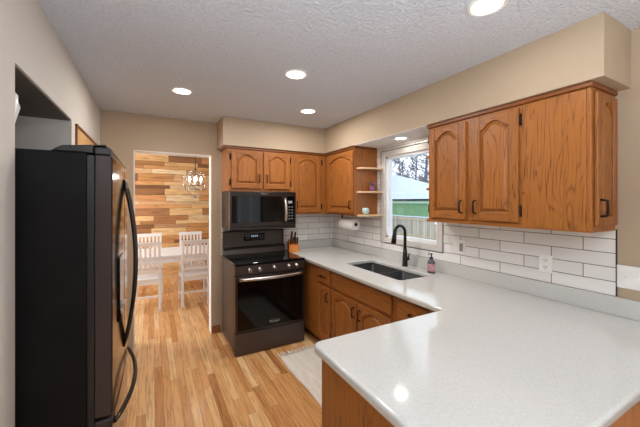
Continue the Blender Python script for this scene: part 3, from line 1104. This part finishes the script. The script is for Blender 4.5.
t = thing('soap_dispenser', 'small soap bottle with pink label and black pump beside faucet', 'soap dispenser', (-0.100, -1.822, 0.914))
MB().lathe([(0.030, 0), (0.033, 0.004), (0.033, 0.085), (0.027, 0.105), (0.014, 0.115), (0.014, 0.122)], (0, 0, 0), 22).build('bottle', M['soap_glass'], t)
MB().lathe([(0.0336, 0.018), (0.0338, 0.020), (0.0338, 0.078), (0.0336, 0.080)], (0, 0, 0), 22).build('label_wrap', M['soap_pink'], t)
MB().lathe([(0.016, 0.120), (0.016, 0.136), (0.006, 0.138), (0.006, 0.160), (0.010, 0.161), (0.010, 0.170)], (0, 0, 0), 16).tube([(0, 0, 0.166), (-0.030, 0, 0.166), (-0.036, 0, 0.158)], 0.004, 8).build('pump', M['black_plastic'], t)

t = thing('knife_block', 'orange wooden knife block on counter right of the range', 'knife block', (-0.690, -0.170, 0.914), R(-15))
MB().prism([(-0.070, 0.0), (0.060, 0.0), (0.078, 0.120), (0.010, 0.150), (-0.070, 0.075)], -0.060, 0.060, 'yz').build('block', M['block'], t, bevel=0.003)
MB().box(-0.018, 0.018, -0.0715, -0.069, 0.030, 0.055).build('badge', M['oak_pale'], t)
dirv = Vector((0, -0.60, 0.80)).normalized()
def blk(p):
    q = Matrix.Rotation(R(-15), 4, 'Z') @ Vector(p)
    return Vector((-0.690, -0.170, 0.914)) + q
for k, (x, s, L) in enumerate(((-0.040, 0.10, 0.120), (-0.013, 0.12, 0.105), (0.014, 0.10, 0.110), (0.040, 0.14, 0.10), (-0.028, 0.70, 0.15), (0.016, 0.75, 0.135))):
    # slots lie on the sloping top from (-0.07,0.085) to (0.010,0.195)
    yy = -0.070 + 0.080 * (0.2 + 0.8 * s)
    zz = 0.075 + 0.075 * (0.2 + 0.8 * s)
    kt = thing('kitchen_knife', 'black-handled knife standing in the orange wooden block', 'knife', blk((x, yy, zz)), R(-15), 'knives in the block')
    p0 = dirv * 0.001
    MB().bar(p0 + dirv * 0.004, p0 + dirv * L, 0.019, 0.026, 0, (0, 0.8, 0.6)).build('handle', M['black_plastic'], kt, bevel=0.004)
    MB().bar(p0 - dirv * 0.004, p0 + dirv * 0.006, 0.010, 0.018, 0, (0, 0.8, 0.6)).build('bolster', M['steel'], kt)

t = thing('paper_towel_holder', 'black under-cabinet paper towel holder by the corner', 'paper towel holder', (-0.17, -0.655, 1.270))
MB().tube([(0, -0.160, 0), (0, 0.160, 0)], 0.007, 10).build('rod', M['black'], t)
b = MB()
b.box(-0.012, 0.012, 0.152, 0.156, 0.0, 0.108)
b.box(-0.012, 0.012, -0.02, 0.156, 0.106, 0.1095)
b.build('bracket', M['black'], t)
b = MB()
b.lathe([(0.021, -0.135), (0.066, -0.135), (0.069, -0.131), (0.069, 0.131), (0.066, 0.135), (0.021, 0.135)], (0, 0, 0), 36, axis='y')
b.f = b.f[:-2]; b.mi = b.mi[:-2]; b.sm = b.sm[:-2]
pr_ = thing('paper_towel_roll', 'white paper towel roll hanging under the corner wall cabinet', 'paper towels', (-0.17, -0.655, 1.270))
b.build('paper', M['paper'], pr_)
b = MB()
b.lathe([(0.021, -0.1352), (0.021, 0.1352), (0.0185, 0.1352), (0.0185, -0.1352), (0.021, -0.1352)], (0, 0, 0), 24, axis='y')
b.f = b.f[:-2]; b.mi = b.mi[:-2]; b.sm = b.sm[:-2]
b.build('core', M['card'], pr_)

# ------------------------------------------------------------------ on the corner shelves
t = thing('cup', 'pale blue rounded cup on the lowest corner shelf', 'cup', (-0.200, -1.012, SHZ[0] + 0.0095))
MB().lathe([(0.022, 0), (0.034, 0.012), (0.040, 0.035), (0.037, 0.060), (0.032, 0.072), (0.029, 0.072), (0.034, 0.050), (0.030, 0.015), (0.01, 0.006)], (0, 0, 0), 22).build('bowl', M['mug'], t)
t = thing('flower_pot', 'small pot of purple flowers on middle corner shelf', 'potted flowers', (-0.110, -1.015, SHZ[1] + 0.0095))
MB().lathe([(0.024, 0), (0.032, 0.045), (0.034, 0.05), (0.030, 0.05), (0.028, 0.044), (0.01, 0.043)], (0, 0, 0), 18).build('pot', M['purple'], t)
rnd = random.Random(5)
lv, fl = MB(), MB()
for i in range(26):
    a, e_, L = rnd.uniform(0, 2 * PI), rnd.uniform(0.3, 1.4), rnd.uniform(0.03, 0.075)
    tip = Vector((math.cos(a) * math.cos(e_) * L * 0.8, math.sin(a) * math.cos(e_) * L * 0.5, 0.045 + math.sin(e_) * L))
    lv.tube([(0, 0, 0.043), tip * 0.6 + Vector((0, 0, 0.012)), tip], [0.0015, 0.004, 0.001], 5)
    if i % 2:
        fl.lathe([(0.003, -0.004), (0.010, 0.0), (0.008, 0.006), (0.002, 0.008)], tuple(tip), 8)
lv.build('leaves', M['leaf'], t)
fl.build('flowers', M['purple'], t)

# ------------------------------------------------------------------ wall plates (local x towards camera, y = out of wall is -y)
def plate(loc, label, cat, gangs, kind, h=0.118):
    t = thing('wall_plate', label, cat, loc, RZ)
    wd = 0.076 + 0.046 * (gangs - 1)
    pl = MB().box(-wd / 2, wd / 2, -0.007, 0, -h / 2, h / 2).build('plate', M['white_plastic'], t, bevel=0.003)
    for g_ in range(gangs):
        x = (g_ - (gangs - 1) / 2) * 0.046
        k = kind[g_]
        if k == 'outlet':
            for z in (0.022, -0.022):
                s_ = MB().lathe([(0.0165, 0.0), (0.0165, 0.002), (0.015, 0.003)], (0, 0, 0), 20).build('socket', M['white_plastic'], t)
                s_.location = (x, -0.0065, z)
                s_.rotation_euler = (R(90), 0, 0)
                MB().box(-0.008, -0.0048, -0.002, 0.008, 0.003, 0.0035).box(0.0048, 0.008, -0.002, 0.008, 0.003, 0.0035).lathe([(0.003, 0.003), (0.003, 0.0035)], (0, -0.008, 0), 8).build('slots', M['black_plastic'], s_)
        elif k == 'toggle':
            MB().box(x - 0.005, x + 0.005, -0.008, -0.006, -0.012, 0.012).bar((x, -0.006, 0.0), (x, -0.018, 0.006), 0.007, 0.009).build('toggle', M['white_plastic'], t)
        else:
            MB().box(x - 0.0165, x + 0.0165, -0.010, -0.006, -0.033, 0.033).build('rocker', M[k], t, bevel=0.002)
    return t
plate((0.0, -2.662, 1.135), 'white outlet plate on tiles below the blank cabinet panel', 'outlet', 1, ['outlet'], 0.112)
plate((0.0, -2.025, 1.160), 'white double switch plate with grey rocker beside the window corner', 'light switch', 2, ['white_plastic', 'grey_plastic'], 0.118)
plate((0.008, -3.085, 1.130), 'white toggle switch plate on painted wall at right edge', 'light switch', 3, ['toggle'] * 3, 0.124)

# ------------------------------------------------------------------ rug
t = thing('rug', 'cream woven runner rug with tasselled end in front of the sink', 'rug', (-0.905, -1.62, 0))
b = MB()
nx, ny = 24, 60
W2, L2 = 0.235, 0.76
rnd = random.Random(2)
for j in range(ny + 1):
    for i in range(nx + 1):
        x, y = -W2 + 2 * W2 * i / nx, -L2 + 2 * L2 * j / ny
        wob = 0.008 * math.sin(y * 7 + 1)
        b.v.append((x + wob, y + 0.006 * math.sin(x * 16), 0.009 + 0.0015 * math.sin(x * 40 + y * 23)))
for j in range(ny):
    for i in range(nx):
        a = j * (nx + 1) + i
        b.f.append((a, a + 1, a + nx + 2, a + nx + 1)); b.mi.append(0); b.sm.append(True)
o = b.build('woven_field', M['rug'], t)
md = o.modifiers.new('thick', 'SOLIDIFY'); md.thickness = 0.008; md.offset = -1
for end in (1, -1):
    f_ = MB()
    for i in range(34):
        x = -W2 + 2 * W2 * i / 33
        L = rnd.uniform(0.055, 0.085)
        dx = rnd.uniform(-0.018, 0.018)
        f_.tube([(x, end * (L2 - 0.004), 0.008), (x + dx * 0.5, end * (L2 + L * 0.5), 0.006), (x + dx, end * (L2 + L), 0.004)], [0.005, 0.0042, 0.003], 5)
    f_.build('tassel_fringe', M['rug'], t)

# ------------------------------------------------------------------ dining room
t = thing('dining_table', 'white rectangular dining table between the white chairs', 'table', (-1.98, 1.74, 0))
MB().box(-0.74, 0.74, -0.44, 0.44, 0.715, 0.745).build('tabletop', M['chair'], t, bevel=0.006)
MB().box(-0.62, 0.62, -0.40, -0.38, 0.63, 0.715).box(-0.62, 0.62, 0.38, 0.40, 0.63, 0.715).box(-0.62, -0.60, -0.38, 0.38, 0.63, 0.715).box(0.60, 0.62, -0.38, 0.38, 0.63, 0.715).build('apron', M['chair'], t)
for sx in (-0.65, 0.65):
    for sy in (-0.37, 0.37):
        MB().box(sx - 0.035, sx + 0.035, sy - 0.035, sy + 0.035, 0, 0.715).build('leg', M['chair'], t, bevel=0.004)

def make_chair(loc, rz, label):
    """backrest at local y = 0 facing -y, seat reaches to +y"""
    t = thing('dining_chair', label, 'chair', loc, rz, 'white slat-back dining chairs')
    w = 0.175
    for s in (-1, 1):
        MB().bar((s * (w + 0.005), -0.035, 0), (s * w, 0.010, 0.44), 0.034, 0.036).bar((s * w, 0.010, 0.43), (s * (w - 0.003), -0.035, 0.93), 0.032, 0.026).build('leg', M['chair'], t, bevel=0.004)
        MB().bar((s * (w + 0.01), 0.375, 0), (s * (w + 0.01), 0.37, 0.43), 0.034, 0.034).build('leg', M['chair'], t, bevel=0.004)
    MB().box(-0.205, 0.205, -0.005, 0.405, 0.43, 0.455).build('seat', M['chair'], t, bevel=0.009)
    MB().box(-0.17, 0.17, 0.355, 0.385, 0.37, 0.43).build('seat_rail', M['chair'], t, bevel=0.003)
    MB().box(-0.17, 0.17, 0.0, 0.022, 0.37, 0.43).build('seat_rail', M['chair'], t, bevel=0.003)
    for (z0, z1, y, nm) in ((0.915, 0.972, -0.033, 'top_rail'), (0.655, 0.690, -0.013, 'back_rail'), (0.525, 0.570, 0.001, 'back_rail')):
        MB().box(-w - (0.02 if nm == 'top_rail' else 0), w + (0.02 if nm == 'top_rail' else 0), y - 0.012, y + 0.012, z0, z1).build(nm, M['chair'], t, bevel=0.004)
    for i in range(5):
        x = -w + 2 * w * (i + 1) / 6
        MB().bar((x, 0.000, 0.54), (x, -0.032, 0.93), 0.027, 0.012, 0, (0, 1, 0)).build('slat', M['chair'], t, bevel=0.002)
    for z in (0.20,):
        MB().box(-w, w, -0.012, 0.010, z - 0.012, z + 0.012).build('stretcher', M['chair'], t)
    for s in (-1, 1):
        MB().bar((s * (w + 0.005), 0.0, 0.15), (s * (w + 0.01), 0.37, 0.15), 0.020, 0.024).build('stretcher', M['chair'], t)
    return t
ch = make_chair((-1.678, 1.165, 0), 0, 'white slat-back chair at near right of table, back to the kitchen')
dup(ch, (-2.325, 1.185, 0), R(-2), 'white slat-back chair at near left of table, partly behind refrigerator handle')
dup(ch, (-1.615, 2.42, 0), R(180), 'white slat-back chair on the plank wall side, far right of table')
dup(ch, (-2.285, 2.42, 0), R(180), 'white slat-back chair on the plank wall side, far left of table')

t = thing('chandelier', 'lit geometric wire chandelier with four bulbs above dining table', 'chandelier', (-1.63, 1.62, 0))
fr_ = MB()
zc = 1.86
top = Vector((0, 0, 2.07))
bot = Vector((0, 0, 1.600))
N = 6
up = [Vector((0.135 * math.cos(2 * PI * i / N + 0.3), 0.135 * math.sin(2 * PI * i / N + 0.3), 1.985)) for i in range(N)]
mid = [Vector((0.205 * math.cos(2 * PI * (i + 0.5) / N + 0.3), 0.205 * math.sin(2 * PI * (i + 0.5) / N + 0.3), 1.90)) for i in range(N)]
low = [Vector((0.165 * math.cos(2 * PI * i / N + 0.3), 0.165 * math.sin(2 * PI * i / N + 0.3), 1.735)) for i in range(N)]
for i in range(N):
    j = (i + 1) % N
    for a, c in ((top, up[i]), (up[i], mid[i]), (up[j], mid[i]), (mid[i], low[i]), (mid[i], low[j]), (low[i], low[j]), (low[i], bot), (up[i], up[j])):
        fr_.tube([a, c], 0.0042, 6)
fr_.build('wire_frame', M['steel'], t)
MB().tube([(0, 0, 2.07), (0, 0, H - 0.03)], 0.006, 6).lathe([(0.06, H - 0.03), (0.06, H - 0.001)], (0, 0, 0), 16).build('stem', M['dark_steel'], t)
MB().tube([(0, 0, 2.07), (0, 0, 1.80)], 0.007, 8).bar((-0.085, 0, 1.80), (0.085, 0, 1.80), 0.010).bar((0, -0.085, 1.80), (0, 0.085, 1.80), 0.010).build('lamp_holder', M['dark_steel'], t)
for (x, y) in ((-0.085, 0), (0.085, 0), (0, -0.085), (0, 0.085)):
    cd = MB().lathe([(0.011, 1.80), (0.011, 1.865)], (x, y, 0), 10).build('candle_sleeve', M['white_plastic'], t)
    MB().lathe([(0.006, 1.865), (0.016, 1.885), (0.017, 1.90), (0.009, 1.925), (0.002, 1.94)], (x, y, 0), 12).build('bulb', M['bulb'], cd)

# ------------------------------------------------------------------ outdoors
GZ = -0.62
b = MB()
rnd = random.Random(9)
nx, ny = 20, 24
for j in range(ny + 1):
    for i in range(nx + 1):
        x, y = 0.25 + 40 * (i / nx) ** 1.5, -14 + 54 * j / ny
        b.v.append((x, y, GZ + 0.10 * math.sin(x * 0.9 + y * 0.55) + 0.06 * rnd.random()))
for j in range(ny):
    for i in range(nx):
        a = j * (nx + 1) + i
        b.f.append((a, a + 1, a + nx + 2, a + nx + 1)); b.mi.append(0); b.sm.append(True)
struct(b.build('snow_ground', M['snow']))
t = thing('fence', 'weathered wooden board fence outside in the snow, seen through window', 'fence', (10, 7.8, GZ))
MB().box(0, 0.025, -6, 6, 0.02, 1.30).build('board_panel', M['fence'], t)
MB().box(-0.04, 0.0, -6, 6, 1.17, 1.27).box(-0.04, 0.0, -6, 6, 0.3, 0.39).build('rails', M['fence_rail'], t)
MB().box(-0.04, 0.065, -6, 6, 1.30, 1.36).build('snow_cap', M['snow'], t, bevel=0.02)
for k in range(6):
    y = -5.6 + k * 2.24
    MB().box(0.026, 0.12, y - 0.05, y + 0.05, -0.3, 1.30).build('post', M['fence_rail'], t)
t = thing('green_shed', 'green outbuilding under a thick snowy roof beyond the fence', 'shed', (12.0, 14.0, GZ))
MB().box(0.3, 5.7, -4.7, 9.7, -0.3, 2.22).build('walls', M['green'], t)
MB().box(0.12, 0.30, -4.88, 9.9, 2.02, 2.24).build('fascia', M['green_pale'], t)
MB().box(0.0, 0.12, -5.0, 10.0, 2.20, 2.30).build('gutter', M['gutter'], t)
b = MB()
e0, e1 = 2.30, 4.35
b.v += [(0, -5.0, e0), (6, -5.0, e0), (6, 10, e0), (0, 10, e0), (3.0, 1.1, e1), (3.0, 7, e1), (0, -5.0, e0 - 0.1), (6, -5.0, e0 - 0.1), (6, 10, e0 - 0.1), (0, 10, e0 - 0.1)]
for q in ((0, 3, 5, 4), (0, 4, 1), (1, 4, 5, 2), (2, 5, 3), (6, 7, 8, 9), (0, 1, 7, 6), (1, 2, 8, 7), (2, 3, 9, 8), (3, 0, 6, 9)):
    b.f.append(q); b.mi.append(0); b.sm.append(False)
b.build('snowy_roof', M['snow'], t)
def tree(loc, h, seed, label):
    rr = random.Random(seed)
    tr = thing('bare_tree', label, 'tree', loc, rr.uniform(0, 6), 'bare winter trees behind the green shed')
    tk, bt_ = MB(), MB()
    top = Vector((rr.uniform(-0.4, 0.4), rr.uniform(-0.4, 0.4), h))
    tk.tube([(0, 0, -0.4), top * 0.5 + Vector((rr.uniform(-0.2, 0.2), 0.1, 0)), top], [0.16, 0.10, 0.02], 6)
    def grow(p, d, L, r_, lev):
        q = p + d * L
        m_ = p + d * L * 0.5 + Vector((rr.uniform(-1, 1), rr.uniform(-1, 1), rr.uniform(-0.3, 0.6))) * L * 0.08
        bt_.tube([p, m_, q], [r_, r_ * 0.8, r_ * 0.5], 3, cap=False)
        if lev > 0:
            for k in range(4):
                s = rr.uniform(0.3, 1.0)
                nd = (d + Vector((rr.uniform(-1, 1), rr.uniform(-1, 1), rr.uniform(-0.4, 0.9)))).normalized()
                grow(p + d * L * s, nd, L * rr.uniform(0.45, 0.65), r_ * 0.6, lev - 1)
    for k in range(24):
        s = 0.22 + 0.76 * k / 23
        a = rr.uniform(0, 2 * PI)
        d = Vector((math.cos(a), math.sin(a), rr.uniform(0.2, 0.8))).normalized()
        grow(top * s, d, h * 0.135 * (1.15 - 0.5 * s), 0.05, 3)
    tk.build('trunk', M['bark'], tr)
    bt_.build('branches', M['bark'], tr)
TL = 'bare grey winter tree standing behind the snowy shed roof'
spots = [(20.0, 15.0), (20.5, 18.4), (20.2, 21.8), (24.0, 17.0), (24.6, 20.6), (24.2, 24.2), (28.0, 19.6), (28.4, 23.4), (28.0, 27.2)]
for k, (x, y) in enumerate(spots):
    tree((x, y, GZ), 7.4 + (k * 37 % 5) * 0.5, 100 + k, TL)
